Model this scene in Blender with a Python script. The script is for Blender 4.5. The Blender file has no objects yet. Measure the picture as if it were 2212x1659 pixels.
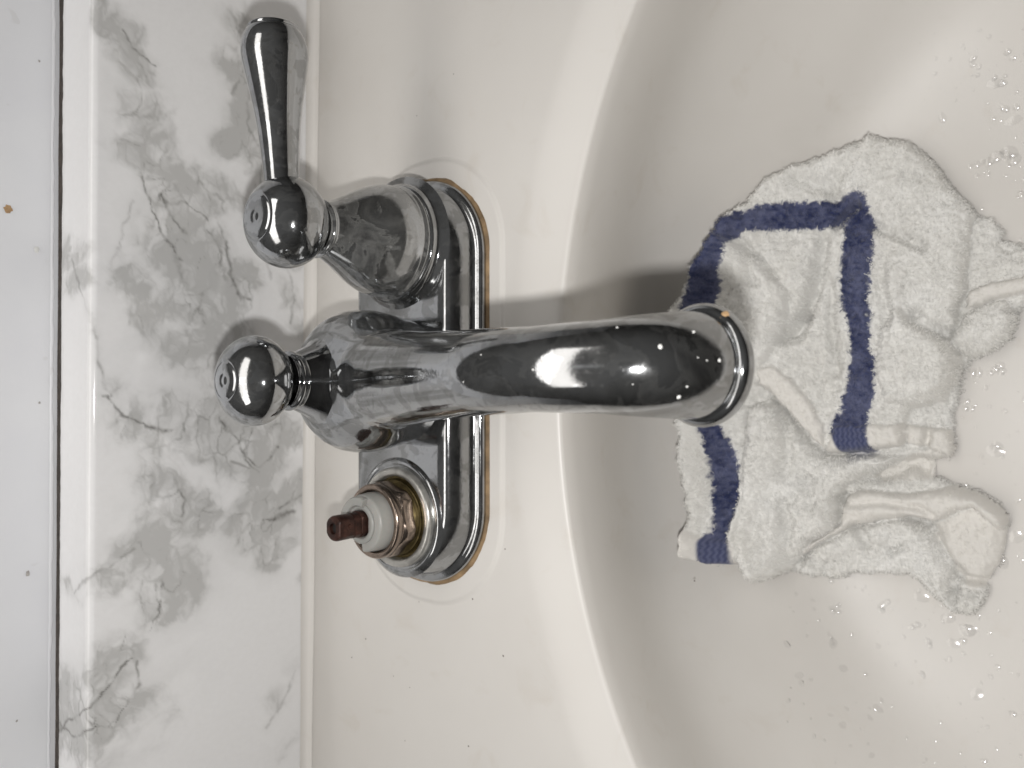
import bpy, bmesh, math
import numpy as np

# ------------------------------------------------------------------ camera, world, light
S = 0.001                                   # the model is written in millimetres
sc = bpy.context.scene
CAM_H, CAM_TILT, F_PX = 203.0, math.radians(38.4), 1600.0   # height over the deck, tilt from plumb, focal length for a 2212 px wide picture
cam_data = bpy.data.cameras.new('camera')
cam = bpy.data.objects.new('camera', cam_data)
sc.collection.objects.link(cam)
cam.location = (0, 0, CAM_H * S)
cam.rotation_euler = (0, CAM_TILT, 0)
cam_data.sensor_width = 36.0
cam_data.lens = 36.0 * F_PX / 2212.0
cam_data.clip_start, cam_data.clip_end = 0.005, 20.0
cam_data.dof.use_dof = True
cam_data.dof.focus_distance = 0.225
cam_data.dof.aperture_fstop = 16.0
sc.camera = cam

world = bpy.data.worlds.new('World'); sc.world = world; world.use_nodes = True
wn = world.node_tree; wn.nodes.clear()
def wnode(t): return wn.nodes.new(t)
w_out = wnode('ShaderNodeOutputWorld'); w_bg = wnode('ShaderNodeBackground')
w_tc = wnode('ShaderNodeTexCoord'); w_sep = wnode('ShaderNodeSeparateXYZ'); w_ramp = wnode('ShaderNodeValToRGB')
wn.links.new(w_tc.outputs['Generated'], w_sep.inputs[0])
wn.links.new(w_sep.outputs['Z'], w_ramp.inputs[0])
wn.links.new(w_ramp.outputs[0], w_bg.inputs['Color'])
wn.links.new(w_bg.outputs[0], w_out.inputs[0])
e = w_ramp.color_ramp.elements                # an unlit room at eye level under a pale ceiling
for k, (p, c) in enumerate(((0.0, (0.020, 0.019, 0.0185)), (0.20, (0.026, 0.025, 0.0245)), (0.38, (0.10, 0.099, 0.097)), (0.65, (0.15, 0.149, 0.146)), (1.0, (0.20, 0.198, 0.194)))):
    el = e[0] if k == 0 else (e[1] if k == 4 else w_ramp.color_ramp.elements.new(p))
    el.position = p; el.color = (*c, 1)
w_bg.inputs['Strength'].default_value = 0.62

def lamp(name, kind, loc, energy, color):
    d = bpy.data.lights.new(name, kind); d.energy = energy; d.color = color
    o = bpy.data.objects.new(name, d); sc.collection.objects.link(o); o.location = loc
    return o
flash = lamp('phone_flash', 'POINT', (0.001, -0.021, 0.204), 1.85, (1.0, 0.98, 0.96))
flash.data.shadow_soft_size = 0.0042
vanity = lamp('vanity_light', 'AREA', (-0.215, -0.02, 0.56), 1.5, (1.0, 0.96, 0.915))   # frosted light bar over the sink: it shows in the top of the spout
vanity.data.shape = 'RECTANGLE'; vanity.data.size = 0.17; vanity.data.size_y = 1.0

sc.view_settings.view_transform = 'Standard'
sc.view_settings.look = 'None'
sc.view_settings.exposure = -0.02
sc.view_settings.gamma = 1.0
sc.view_settings.use_curve_mapping = False
sc.cycles.max_bounces = 7
sc.cycles.glossy_bounces = 5
sc.cycles.diffuse_bounces = 3
sc.cycles.transparent_max_bounces = 6
sc.cycles.transmission_bounces = 6

# ------------------------------------------------------------------ helpers
CT, ST = math.cos(CAM_TILT), math.sin(CAM_TILT)
def ray(px, py):
    """direction through a point of the photograph (2212 px wide)"""
    u = (px - 1106.0) / F_PX; v = (829.5 - py) / F_PX
    return np.array([CT * u - ST, v, -ST * u - CT])
def on_z(px, py, z):
    d = ray(px, py); t = (z - CAM_H) / d[2]
    return np.array([d[0] * t, d[1] * t, z])
rng = np.random.default_rng(7)

def vnoise(x, y, seed=0):
    """smooth gradient-free value noise in -1..1"""
    r = np.random.default_rng(1000 + seed); T = r.uniform(-1, 1, (256, 256))
    xi = np.floor(x).astype(int); yi = np.floor(y).astype(int)
    fx = x - xi; fy = y - yi
    fx = fx * fx * fx * (fx * (fx * 6 - 15) + 10); fy = fy * fy * fy * (fy * (fy * 6 - 15) + 10)
    a = T[xi & 255, yi & 255]; b = T[(xi + 1) & 255, yi & 255]
    c = T[xi & 255, (yi + 1) & 255]; d = T[(xi + 1) & 255, (yi + 1) & 255]
    return (a * (1 - fx) + b * fx) * (1 - fy) + (c * (1 - fx) + d * fx) * fy
def fbm(x, y, scale, octv=4, seed=0, gain=0.5):
    v = np.zeros_like(x, dtype=float); amp = 1.0; tot = 0.0; fr = 1.0 / scale
    for k in range(octv):
        v += amp * vnoise(x * fr + 17.3 * k, y * fr - 9.1 * k, seed + k); tot += amp; amp *= gain; fr *= 2.03
    return v / tot
def smooth(a, b, x):
    t = np.clip((x - a) / (b - a), 0, 1); return t * t * (3 - 2 * t)
def seg_dist(x, y, pts):
    """distance to a polyline and the arc parameter of the nearest point (0..n-1)"""
    best = np.full(x.shape, 1e9); par = np.zeros(x.shape)
    for i in range(len(pts) - 1):
        ax, ay = pts[i][:2]; bx, by = pts[i + 1][:2]
        dx, dy = bx - ax, by - ay; L = dx * dx + dy * dy + 1e-9
        t = np.clip(((x - ax) * dx + (y - ay) * dy) / L, 0, 1)
        d = np.hypot(x - ax - t * dx, y - ay - t * dy)
        k = d < best; best[k] = d[k]; par[k] = i + t[k]
    return best, par
def poly_sd(x, y, pts):
    """signed distance to a polygon, positive inside"""
    ring = list(pts) + [pts[0]]
    d, _ = seg_dist(x, y, ring)
    ins = np.zeros(x.shape, bool)
    for i in range(len(pts)):
        ax, ay = ring[i][:2]; bx, by = ring[i + 1][:2]
        c = ((ay > y) != (by > y))
        if abs(by - ay) > 1e-9:
            ins ^= c & (x < (bx - ax) * (y - ay) / (by - ay) + ax)
    return np.where(ins, d, -d)
def catmull(pts, n=8):
    P = [np.array(p, float) for p in pts]; P = [2 * P[0] - P[1]] + P + [2 * P[-1] - P[-2]]
    out = []
    for i in range(1, len(P) - 2):
        a, b, c, d = P[i - 1:i + 3]
        for k in range(n):
            t = k / n
            out.append(0.5 * ((2 * b) + (c - a) * t + (2 * a - 5 * b + 4 * c - d) * t * t + (3 * b - a - 3 * c + d) * t ** 3))
    out.append(P[-2]); return out

def empty(name, loc, label=None, cat=None, rz=0.0):
    o = bpy.data.objects.new(name, None); sc.collection.objects.link(o)
    o.location = [c * S for c in loc]; o.rotation_euler = (0, 0, rz); o.empty_display_size = 0.01
    if label: o['label'] = label
    if cat: o['category'] = cat
    return o
def mesh_obj(name, verts, faces, mat, parent=None, sharp=None, smooth_shade=True):
    """verts in millimetres, local to the parent"""
    me = bpy.data.meshes.new(name)
    v = np.asarray(verts, float) * S
    me.from_pydata([tuple(p) for p in v] if len(v) < 60000 else v.tolist(), [], faces)
    me.update()
    bm = bmesh.new(); bm.from_mesh(me)
    bmesh.ops.recalc_face_normals(bm, faces=bm.faces)
    for f in bm.faces: f.smooth = smooth_shade
    if sharp:
        for ed in bm.edges:
            if len(ed.link_faces) == 2 and ed.calc_face_angle(0) > math.radians(sharp): ed.smooth = False
    bm.to_mesh(me); bm.free()
    me.materials.append(mat)
    o = bpy.data.objects.new(name, me); sc.collection.objects.link(o); o.parent = parent
    return o
def grid_obj(name, V, mat, parent=None, keep=None, flip=False):
    """V: (n, m, 3) grid of millimetre points; keep: (n-1, m-1) mask of quads"""
    n, m = V.shape[:2]
    idx = np.arange(n * m).reshape(n, m)
    q = np.stack([idx[:-1, :-1], idx[1:, :-1], idx[1:, 1:], idx[:-1, 1:]], -1)
    if flip: q = q[..., ::-1]
    q = q[keep] if keep is not None else q.reshape(-1, 4)
    used = np.unique(q); remap = np.full(n * m, -1); remap[used] = np.arange(len(used))
    q = remap[q]; v = V.reshape(-1, 3)[used] * S
    me = bpy.data.meshes.new(name)
    me.vertices.add(len(v)); me.vertices.foreach_set('co', v.astype(np.float32).ravel())
    me.loops.add(q.size); me.loops.foreach_set('vertex_index', q.astype(np.int32).ravel())
    me.polygons.add(len(q)); me.polygons.foreach_set('loop_start', np.arange(0, q.size, 4, dtype=np.int32))
    me.update(calc_edges=True); me.validate()
    me.polygons.foreach_set('use_smooth', np.ones(len(me.polygons), bool))
    me.materials.append(mat)
    o = bpy.data.objects.new(name, me); sc.collection.objects.link(o); o.parent = parent
    return o, used
def attr(o, name, vals):
    a = o.data.attributes.new(name, 'FLOAT', 'POINT'); a.data.foreach_set('value', np.asarray(vals, np.float32).ravel())
def lathe(name, prof, mat, parent=None, loc=(0, 0, 0), seg=96, sm=0, sharp=35, axis=None):
    """revolve (r, z) profile; axis: 3x3 matrix taking local to parent axes"""
    if sm: prof = catmull(prof, sm)
    verts, faces, rings = [], [], []
    for r, z in prof:
        if r < 1e-4:
            rings.append([len(verts)]); verts.append((0, 0, z))
        else:
            rings.append(list(range(len(verts), len(verts) + seg)))
            for k in range(seg):
                a = 2 * math.pi * k / seg; verts.append((r * math.cos(a), r * math.sin(a), z))
    for A, B in zip(rings, rings[1:]):
        for k in range(seg):
            k2 = (k + 1) % seg
            if len(A) == 1 and len(B) == 1: continue
            if len(A) == 1: faces.append((A[0], B[k], B[k2]))
            elif len(B) == 1: faces.append((A[k], A[k2], B[0]))
            else: faces.append((A[k], A[k2], B[k2], B[k]))
    V = np.array(verts)
    if axis is not None: V = V @ np.asarray(axis).T
    V = V + np.array(loc)
    return mesh_obj(name, V, faces, mat, parent, sharp)
def rrect(hx, hy, r, n=24):
    """rounded rectangle outline, half sizes hx, hy"""
    r = min(r, hx - 1e-3, hy - 1e-3); out = []
    for cx, cy, a0 in ((hx - r, hy - r, 0), (-hx + r, hy - r, 90), (-hx + r, -hy + r, 180), (hx - r, -hy + r, 270)):
        for k in range(n + 1):
            a = math.radians(a0 + 90.0 * k / n); out.append((cx + r * math.cos(a), cy + r * math.sin(a)))
    return out
def loft(name, loops, mat, parent=None, loc=(0, 0, 0), sharp=40, cap_top=True, cap_bottom=False):
    verts, faces = [], []; n = len(loops[0])
    for L in loops: verts += [tuple(p) for p in L]
    for i in range(len(loops) - 1):
        for k in range(n):
            k2 = (k + 1) % n
            faces.append((i * n + k, i * n + k2, (i + 1) * n + k2, (i + 1) * n + k))
    if cap_top: faces.append(tuple(range((len(loops) - 1) * n, len(loops) * n)))
    if cap_bottom: faces.append(tuple(range(n - 1, -1, -1)))
    return mesh_obj(name, np.array(verts, float) + np.array(loc), faces, mat, parent, sharp)

# ------------------------------------------------------------------ materials
class Mat:
    def __init__(s, name):
        s.m = bpy.data.materials.new(name); s.m.use_nodes = True; s.t = s.m.node_tree
        s.b = s.t.nodes['Principled BSDF']; s.out = s.t.nodes['Material Output']
    def n(s, t, **kw):
        nd = s.t.nodes.new(t)
        for k, v in kw.items(): setattr(nd, k, v)
        return nd
    def l(s, a, b): s.t.links.new(a, b)
    def set(s, **kw):
        for k, v in kw.items(): s.b.inputs[k.replace('_', ' ')].default_value = v
        return s
    def obj(s):
        if not hasattr(s, 'tc'): s.tc = s.n('ShaderNodeTexCoord')
        return s.tc.outputs['Object']
    def noise(s, scale, detail=4, rough=0.55, dist=0.0):
        nd = s.n('ShaderNodeTexNoise'); nd.inputs['Scale'].default_value = scale; nd.inputs['Detail'].default_value = detail
        nd.inputs['Roughness'].default_value = rough; nd.inputs['Distortion'].default_value = dist
        s.l(s.obj(), nd.inputs['Vector']); return nd.outputs['Fac']
    def ramp(s, src, stops):
        r = s.n('ShaderNodeValToRGB'); el = r.color_ramp.elements
        while len(el) < len(stops): el.new(0.5)
        for k, (p, c) in enumerate(stops):
            el[k].position = p; el[k].color = (c[0], c[1], c[2], 1) if hasattr(c, '__len__') else (c, c, c, 1)
        s.l(src, r.inputs[0]); return r.outputs[0]
    def attr(s, name):
        a = s.n('ShaderNodeAttribute'); a.attribute_name = name; return a.outputs['Fac']
    def mix(s, fac, a, b, mode='MIX'):
        m = s.n('ShaderNodeMix', data_type='RGBA', blend_type=mode)
        for src, k in ((fac, 0), (a, 6), (b, 7)):
            if hasattr(src, 'links'): s.l(src, m.inputs[k])
            elif k == 0: m.inputs[0].default_value = src
            else: m.inputs[k].default_value = (*src, 1)
        return m.outputs[2]
    def bump(s, src, strength, dist):
        b = s.n('ShaderNodeBump'); b.inputs['Strength'].default_value = strength; b.inputs['Distance'].default_value = dist
        s.l(src, b.inputs['Height']); s.l(b.outputs[0], s.b.inputs['Normal']); return b

def chrome_mat(name, spots=1.0, film=0.0):
    M = Mat(name).set(Metallic=1.0)
    big = M.noise(110, 3, 0.6, 0.4); fine = M.noise(520, 3, 0.6); haze = M.noise(1600, 2)
    sp = M.ramp(big, [(0.50, 0.0), (0.53, 1.0)])
    sp2 = M.ramp(fine, [(0.60, 0.0), (0.64, 1.0)])
    col = M.mix(sp, (0.44, 0.45, 0.462), (0.34, 0.346, 0.35))
    col = M.mix(sp2, col, (0.40, 0.402, 0.402))
    M.l(col, M.b.inputs['Base Color'])
    r1 = M.ramp(big, [(0.45, 0.06), (0.56, 0.06 + 0.06 * spots)])
    r2 = M.ramp(fine, [(0.55, 0.0), (0.66, 0.05 * spots)])
    add = M.n('ShaderNodeMath', operation='ADD'); M.l(r1, add.inputs[0]); M.l(r2, add.inputs[1])
    M.l(add.outputs[0], M.b.inputs['Roughness'])
    M.bump(haze, 0.05, 0.0002)
    if film:                                   # dried hard-water film lying on the metal
        df = M.n('ShaderNodeBsdfDiffuse'); df.inputs['Color'].default_value = (0.55, 0.55, 0.53, 1)
        mx = M.n('ShaderNodeMixShader'); cover = M.ramp(M.noise(75, 5, 0.62, 0.7), [(0.34, film * 0.35), (0.50, film * 1.2), (0.52, film * 0.4), (0.7, film * 0.8)])
        M.l(cover, mx.inputs[0]); M.l(M.b.outputs[0], mx.inputs[1]); M.l(df.outputs[0], mx.inputs[2]); M.l(mx.outputs[0], M.out.inputs['Surface'])
    return M.m
FILMED = chrome_mat('filmed_chrome', 1.0, 0.16)
CHROME = chrome_mat('spotted_chrome', 1.0, 0.035)
CHROME_CLEAN = chrome_mat('polished_chrome', 0.4, 0.015)

M = Mat('cream_gel_coat').set(Roughness=0.3, Specular_IOR_Level=0.36)
a = M.noise(18, 4); d = M.noise(900, 2); g = M.noise(60, 4, 0.6, 0.6)
col = M.ramp(a, [(0.3, (0.68, 0.656, 0.620)), (0.7, (0.715, 0.694, 0.660))])
col = M.mix(M.ramp(g, [(0.58, 0.0), (0.72, 0.22)]), col, (0.58, 0.53, 0.46))
M.l(col, M.b.inputs['Base Color']); M.l(M.ramp(a, [(0.3, 0.33), (0.7, 0.42)]), M.b.inputs['Roughness'])
SINK = M.m

M = Mat('veined_laminate').set(Roughness=0.09)
cl, ve = M.attr('cloud'), M.attr('vein')
grain = M.noise(420, 4, 0.65)
base = M.mix(cl, (0.90, 0.90, 0.905), (0.56, 0.56, 0.553))
base = M.mix(ve, base, (0.16, 0.155, 0.145))
base = M.mix(M.ramp(grain, [(0.35, 0.0), (0.75, 0.10)]), base, (0.62, 0.61, 0.60))
M.l(base, M.b.inputs['Base Color']); MARBLE = M.m

M = Mat('painted_wall').set(Roughness=0.42)
a = M.noise(25, 5); c = M.noise(700, 2); stain = M.noise(95, 3, 0.5, 0.3)
col = M.ramp(a, [(0.3, (0.79, 0.80, 0.83)), (0.7, (0.83, 0.84, 0.86))])
col = M.mix(M.ramp(stain, [(0.70, 0.0), (0.73, 0.22)]), col, (0.55, 0.54, 0.53))
M.l(col, M.b.inputs['Base Color']); M.bump(c, 0.08, 0.0003); WALL = M.m

def plain(name, col, rough, metal=0.0, nscale=300, var=0.25, bump=0.1, bd=0.0002, **kw):
    M = Mat(name).set(Roughness=rough, Metallic=metal, **kw)
    a = M.noise(nscale, 4, 0.6)
    lo = tuple(c * (1 - var) for c in col); hi = tuple(min(1, c * (1 + var)) for c in col)
    M.l(M.ramp(a, [(0.3, lo), (0.7, hi)]), M.b.inputs['Base Color'])
    M.bump(a, bump, bd); return M.m
GRIME = plain('dark_grimy_gap', (0.055, 0.045, 0.038), 0.8, nscale=260, var=0.5, bump=0.4)
CAULK = plain('old_white_caulk', (0.78, 0.765, 0.73), 0.5, nscale=200, var=0.08)
PUTTY = plain('tan_putty', (0.27, 0.18, 0.095), 0.65, nscale=140, var=0.45, bump=0.3)
BRASS = plain('tarnished_nickel_brass', (0.33, 0.265, 0.22), 0.24, 1.0, nscale=260, var=0.3, bump=0.12)
OILY = plain('oily_brass_thread', (0.10, 0.075, 0.03), 0.35, 0.8, nscale=300, var=0.5)
SLEEVE = plain('white_plastic', (0.34, 0.335, 0.315), 0.38, nscale=160, var=0.06, bump=0.05, Subsurface_Weight=0.05)
STEM = plain('rusty_brown_stem', (0.05, 0.021, 0.015), 0.42, 0.55, nscale=330, var=0.6, bump=0.35)
HOLE = plain('black_recess', (0.012, 0.010, 0.009), 0.5)
NUTW = plain('limescaled_ring', (0.50, 0.49, 0.46), 0.3, 0.7, nscale=240, var=0.25, bump=0.2)
CHIP = plain('orange_scale', (0.42, 0.27, 0.14), 0.8, nscale=500, var=0.25, bump=0.5)
WSPOT = plain('white_scale', (0.72, 0.72, 0.70), 0.7, nscale=500, var=0.1)
SMUDGE = plain('grey_scuff', (0.42, 0.40, 0.38), 0.8, nscale=400, var=0.3)
GRIT = plain('grey_grit', (0.24, 0.22, 0.20), 0.8, nscale=400, var=0.4)

M = Mat('water'); gl = M.n('ShaderNodeBsdfGlossy'); gl.inputs['Roughness'].default_value = 0.10; tr = M.n('ShaderNodeBsdfTransparent'); tr.inputs['Color'].default_value = (0.985, 0.985, 0.985, 1)
fr = M.n('ShaderNodeFresnel'); fr.inputs['IOR'].default_value = 1.55; mx = M.n('ShaderNodeMixShader')
M.l(fr.outputs[0], mx.inputs[0]); M.l(tr.outputs[0], mx.inputs[1]); M.l(gl.outputs[0], mx.inputs[2]); M.l(mx.outputs[0], M.out.inputs['Surface']); WATER = M.m

# ------------------------------------------------------------------ sink
XC, BX, BY = 25.0, 168.0, 215.0              # bowl centre and half axes of its edge
BOWL_D = 118.0
def bowl_prof(rho, w=0.0):
    """depth of the bowl at elliptical radius rho (1 at the edge)"""
    q = np.clip(rho, 0, 1)
    return -4.6 - BOWL_D * (1 - q ** (9.0 - 6.4 * w)) ** (0.55 + 0.05 * w)       # steep at the back, gentler at the two ends (w = 1)
def bowl_z(x, y):
    u, v = (x - XC) / BX, y / BY; r2 = u * u + v * v + 1e-9
    return bowl_prof(np.sqrt(r2), v * v / r2)
sink = empty('sink', (XC, 0, 0), 'cream white bathroom sink with oval bowl and faucet deck', 'sink')
NA = 320
ang = np.linspace(0, 2 * np.pi, NA + 1)
ca, sa = np.cos(ang), np.sin(ang)
def ell(rho, z, off=0.0):
    # off: distance outwards along the ellipse normal
    nx, ny = ca / BX, sa / BY; L = np.hypot(nx, ny)
    return np.stack([BX * rho * ca + off * nx / L, BY * rho * sa + off * ny / L, z + np.zeros(NA + 1)], -1)
rings = []
for q in np.concatenate([np.linspace(0.002, 0.8, 40), 1 - np.geomspace(0.19, 0.0006, 60)]):
    bul = 0.105 * (1 - sa * sa) * math.sin(math.pi * min(max((q - 0.82) / 0.18, 0.0), 1.0) ** 2.2)   # the back wall tucks in under the rim
    rings.append(ell(q + bul, bowl_prof(q, sa * sa)))
rings = rings[:-1]
for off, z in ((0.15, -5.0), (0.5, -4.3), (1.1, -3.75), (2.2, -3.3), (4, -2.75), (8, -1.7), (12, -0.8), (15.5, -0.2), (17.5, -0.03), (19, 0.0), (20, 0.0)):
    rings.append(ell(1.0, z, off))
bowl_grid = np.array(rings)
bowl, _ = grid_obj('bowl', bowl_grid, SINK, sink)
# deck: from the rim roll to a rectangle
last = rings[-1]; deck = [last]
x0, x1, yh = -301.5 - XC + 3.0, 228.0 - XC, 330.0
tx = np.where(ca > 0, x1 / np.maximum(ca, 1e-6), x0 / np.minimum(ca, -1e-6)); ty = yh / np.maximum(np.abs(sa), 1e-6)
k = np.minimum(np.abs(tx), ty); rect = np.stack([ca * k, sa * k, np.zeros(NA + 1)], -1)
for t in (0.05, 0.3, 0.6, 1.0): deck.append(last * (1 - t) + rect * t)
d2 = rect.copy(); d2[:, 2] = -25; deck.append(d2)
grid_obj('deck', np.array(deck), SINK, sink)

# ------------------------------------------------------------------ backsplash and wall (turned one degree against the faucet)
YAW = math.radians(-0.9)
BSX, BSH, BST = -276.0, 92.0, 26.0           # front face, height, thickness
bs = empty('backsplash', (BSX, 0, 0), 'glossy white backsplash with grey marble veins behind the faucet', 'backsplash', YAW)
R = 2.6
prof = [(0.0, z) for z in np.arange(0.3, BSH - R, 0.5)]
prof += [(-R + R * math.cos(a), BSH - R + R * math.sin(a)) for a in np.linspace(0, math.pi / 2, 14)]
prof += [(-x, BSH) for x in np.arange(R + 0.5, BST, 0.5)] + [(-BST, BSH - 0.8), (-BST, BSH - 10)]
prof = np.array(prof)
vv = np.concatenate([[0], np.cumsum(np.hypot(*np.diff(prof, axis=0).T))])        # unrolled height
yy = np.concatenate([np.arange(-330, -185, 2.5), np.arange(-185, 185, 0.5), np.arange(185, 331, 2.5)])
V = np.zeros((len(yy), len(prof), 3)); V[:, :, 0] = prof[None, :, 0]; V[:, :, 2] = prof[None, :, 1]; V[:, :, 1] = yy[:, None]
Yg, Hg = np.meshgrid(yy, vv, indexing='ij')
def on_bs(px, py):
    """point of the unrolled backsplash under a point of the photograph"""
    d = ray(px, py); c, s = math.cos(YAW), math.sin(YAW)
    n = np.array([c, s, 0]); p0 = np.array([BSX, 0, 0]); o = np.array([0, 0, CAM_H])
    t = np.dot(p0 - o, n) / np.dot(d, n); p = o + d * t
    if p[2] > BSH - 1:
        t = (BSH - CAM_H) / d[2]; p = o + d * t; h = BSH - 2 + (BSX - p[0])
        return (-(p[0] - BSX) * s + p[1] * c, h)
    return (-(p[0] - BSX) * s + p[1] * c, p[2])
wy = Yg + 6.5 * fbm(Yg, Hg, 22, 4, 11) + 1.3 * fbm(Yg, Hg, 5, 3, 12)
wh = Hg + 6.5 * fbm(Yg, Hg, 22, 4, 13) + 1.3 * fbm(Yg, Hg, 5, 3, 14)
cloud = np.zeros_like(Yg); halo = np.zeros_like(Yg)
CLOUDS = [(235,20,40,.55),(270,80,40,.6),(290,150,35,.65),(305,235,42,.6),(335,330,45,.75),(370,400,48,.75),(395,470,52,.85),(450,420,45,.75),(365,540,50,.6),(430,550,55,.8),
 (290,620,48,.55),(325,700,48,.5),(440,660,55,.7),(505,700,45,.5),(440,770,55,.6),(490,110,30,.6),(525,60,30,.6),(535,180,32,.7),(535,260,34,.7),(515,300,30,.6),(560,330,28,.6),(560,440,40,.55),
 (520,620,45,.6),(395,930,52,.75),(470,930,50,.9),(520,960,50,.95),(565,1000,42,.9),(600,950,34,.8),(350,1060,50,.65),(420,1110,52,.7),(560,1120,42,.95),(590,1180,26,.8),(330,1190,55,.6),(390,1250,52,.75),
 (340,1290,42,.6),(270,1400,36,.7),(240,1460,40,.75),(180,1540,46,.8),(145,1600,40,.7),(330,1560,70,.25),(640,560,22,.6),(625,640,24,.5),(640,700,26,.4),(150,540,28,.5),(165,600,26,.5),(150,1270,26,.35),(255,1240,40,.5),
 (280,920,40,.5),(250,860,28,.45),(640,1070,26,.75),(655,1250,14,.4),(600,1500,26,.3),(640,1420,20,.3),(240,300,16,.2),(620,1600,30,.3)]
for px, py, r, st in CLOUDS:
    y0, h0 = on_bs(px, py); y1, _ = on_bs(px, py + r); _, h1 = on_bs(px - r, py)
    ry, rh = abs(y1 - y0) * 1.45, abs(h1 - h0) * 1.45
    halo = np.maximum(halo, st * np.exp(-(((wy - y0) / (1.9 * ry)) ** 2 + ((wh - h0) / (1.9 * rh)) ** 2)))
    cloud = np.maximum(cloud, st * np.exp(-(((wy - y0) / ry) ** 2 + ((wh - h0) / rh) ** 2)))
def worley(x, y, sc_, seed):
    """distance to the nearest cell wall, in cells"""
    r = np.random.default_rng(seed); T = r.uniform(0.1, 0.9, (64, 64, 2)); u, v = x / sc_, y / sc_
    ui, vi = np.floor(u).astype(int), np.floor(v).astype(int); d1 = np.full(x.shape, 9.0); d2 = d1.copy()
    for a_ in (-1, 0, 1):
        for b_ in (-1, 0, 1):
            t = T[(ui + a_) & 63, (vi + b_) & 63]; d = np.hypot(ui + a_ + t[..., 0] - u, vi + b_ + t[..., 1] - v)
            d2 = np.minimum(d2, np.maximum(d, d1)); d1 = np.minimum(d1, d)
    return d2 - d1
sy, sh2 = wy * 0.72 + 2.5 * fbm(Yg, Hg, 7, 3, 15), wh * 1.25 + 2.5 * fbm(Yg, Hg, 7, 3, 16)     # cells drawn out along the slab
c1, c2, c3 = worley(sy, sh2, 9.0, 201), worley(sy + 3, sh2, 4.6, 202), worley(sy, sh2, 15.0, 203)
patch = smooth(-0.25, 0.25, fbm(wy, wh, 14, 5, 31, 0.6)); mott = fbm(wy, wh, 4.0, 5, 33, 0.6)
body = smooth(0.10, 0.50, cloud * (0.78 + 0.38 * patch + 0.25 * mott))
cl = body * (0.50 + 0.30 * patch + 0.35 * mott) + body * 0.34 * smooth(0.22, 0.02, c1) + body * 0.20 * smooth(0.25, 0.03, c2)
cl -= body * 0.35 * smooth(0.30, 0.62, c3)                                                     # pale islands in the grey
cl += 0.20 * smooth(0.12, 0.55, cloud) * smooth(-0.1, 0.5, fbm(Yg, Hg, 30, 3, 36)) + 0.10 * smooth(0.1, 0.8, fbm(Yg, Hg, 45, 3, 37))
cl += 0.30 * smooth(0.15, 0.7, halo) * smooth(-0.35, 0.25, fbm(wy, wh, 20, 4, 34))
frag = smooth(-0.15, 0.30, fbm(Yg, Hg, 6, 4, 39, 0.6)) * smooth(0.30, 0.65, cloud)
net = smooth(0.075, 0.0, c1) * frag * 0.8 + smooth(0.09, 0.0, c2) * frag * smooth(0.1, 0.4, fbm(Yg, Hg, 11, 3, 40)) * 0.8
VEINS = [[(262,65),(285,105),(330,140)],[(300,370),(322,430),(345,500),(392,562)],[(340,440),(352,420),(378,470),(400,500)],[(380,400),(410,440),(455,480)],[(480,480),(500,600),(520,650),(545,655)],
 [(455,500),(480,560),(495,610)],[(555,400),(566,450),(545,520)],[(228,860),(270,900),(330,930),(372,925)],[(395,915),(410,950),(440,935)],[(480,900),(512,960),(560,1010),(600,965)],[(540,930),(530,990),(560,1020)],
 [(500,1000),(540,1010)],[(610,1100),(665,1060)],[(570,1130),(640,1105)],[(382,1030),(402,1085),(392,1115)],[(350,1270),(345,1320),(328,1365)],[(110,1625),(150,1560),(200,1525),(245,1475),(285,1425)],[(125,1560),(160,1590),(215,1560)],
 [(300,1430),(310,1470),(250,1560)],[(160,1285),(215,1235),(290,1185)],[(525,10),(515,90),(545,180),(535,270),(575,350),(560,420)],[(505,40),(530,110),(505,200)],[(560,60),(545,140),(565,230)],[(150,560),(190,690),(205,760),(240,860)],
 [(385,560),(400,600),(440,700)],[(540,60),(560,110),(550,170)],[(620,580),(640,640),(625,700)],[(575,530),(590,600)],[(640,1450),(600,1530),(575,1570)],[(290,430),(262,520),(250,580)]]
STR = [.75,.85,.8,.7,.75,.6,.6,.8,.6,.9,.8,.6,.7,.75,.8,.8,.9,.8,.7,.45,.5,.45,.45,.5,.45,.4,.5,.4,.35,.35]
vein = np.zeros_like(Yg); gate = smooth(-0.35, 0.25, fbm(Yg, Hg, 5, 4, 41, 0.65))
vy = Yg + 2.6 * fbm(Yg, Hg, 9, 4, 43, 0.6); vh = Hg + 2.6 * fbm(Yg, Hg, 9, 4, 45, 0.6)
for pl, st in zip(VEINS, STR):
    dd, _ = seg_dist(vy, vh, [on_bs(*p) for p in pl])
    w = 0.55 + 0.45 * fbm(Yg, Hg, 7, 2, 47)
    vein = np.maximum(vein, st * np.exp(-(dd / np.maximum(w, 0.2)) ** 2) * (0.25 + 0.75 * gate))
    cl = np.maximum(cl, 0.35 * st * np.exp(-(dd / 2.4) ** 2))
bs_face, used = grid_obj('veined_face', V, MARBLE, bs)
attr(bs_face, 'cloud', np.clip(cl, 0, 1).ravel()[used]); attr(bs_face, 'vein', np.clip(vein + net * 0.5, 0, 1).ravel()[used])
# rounded cove in the corner with the deck
yb = np.arange(-330, 330.1, 3.0); V = np.zeros((len(yb), 9, 3))
for i, y in enumerate(yb):
    w = 4.4 + 0.25 * math.sin(y * 0.05)
    for j in range(9):
        a = math.pi / 2 * j / 8; V[i, j] = (w - w * math.sin(a) + 0.06, y, 0.8 * (w - w * math.cos(a)) + 0.06)
grid_obj('cove', V, SINK, bs)
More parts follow.
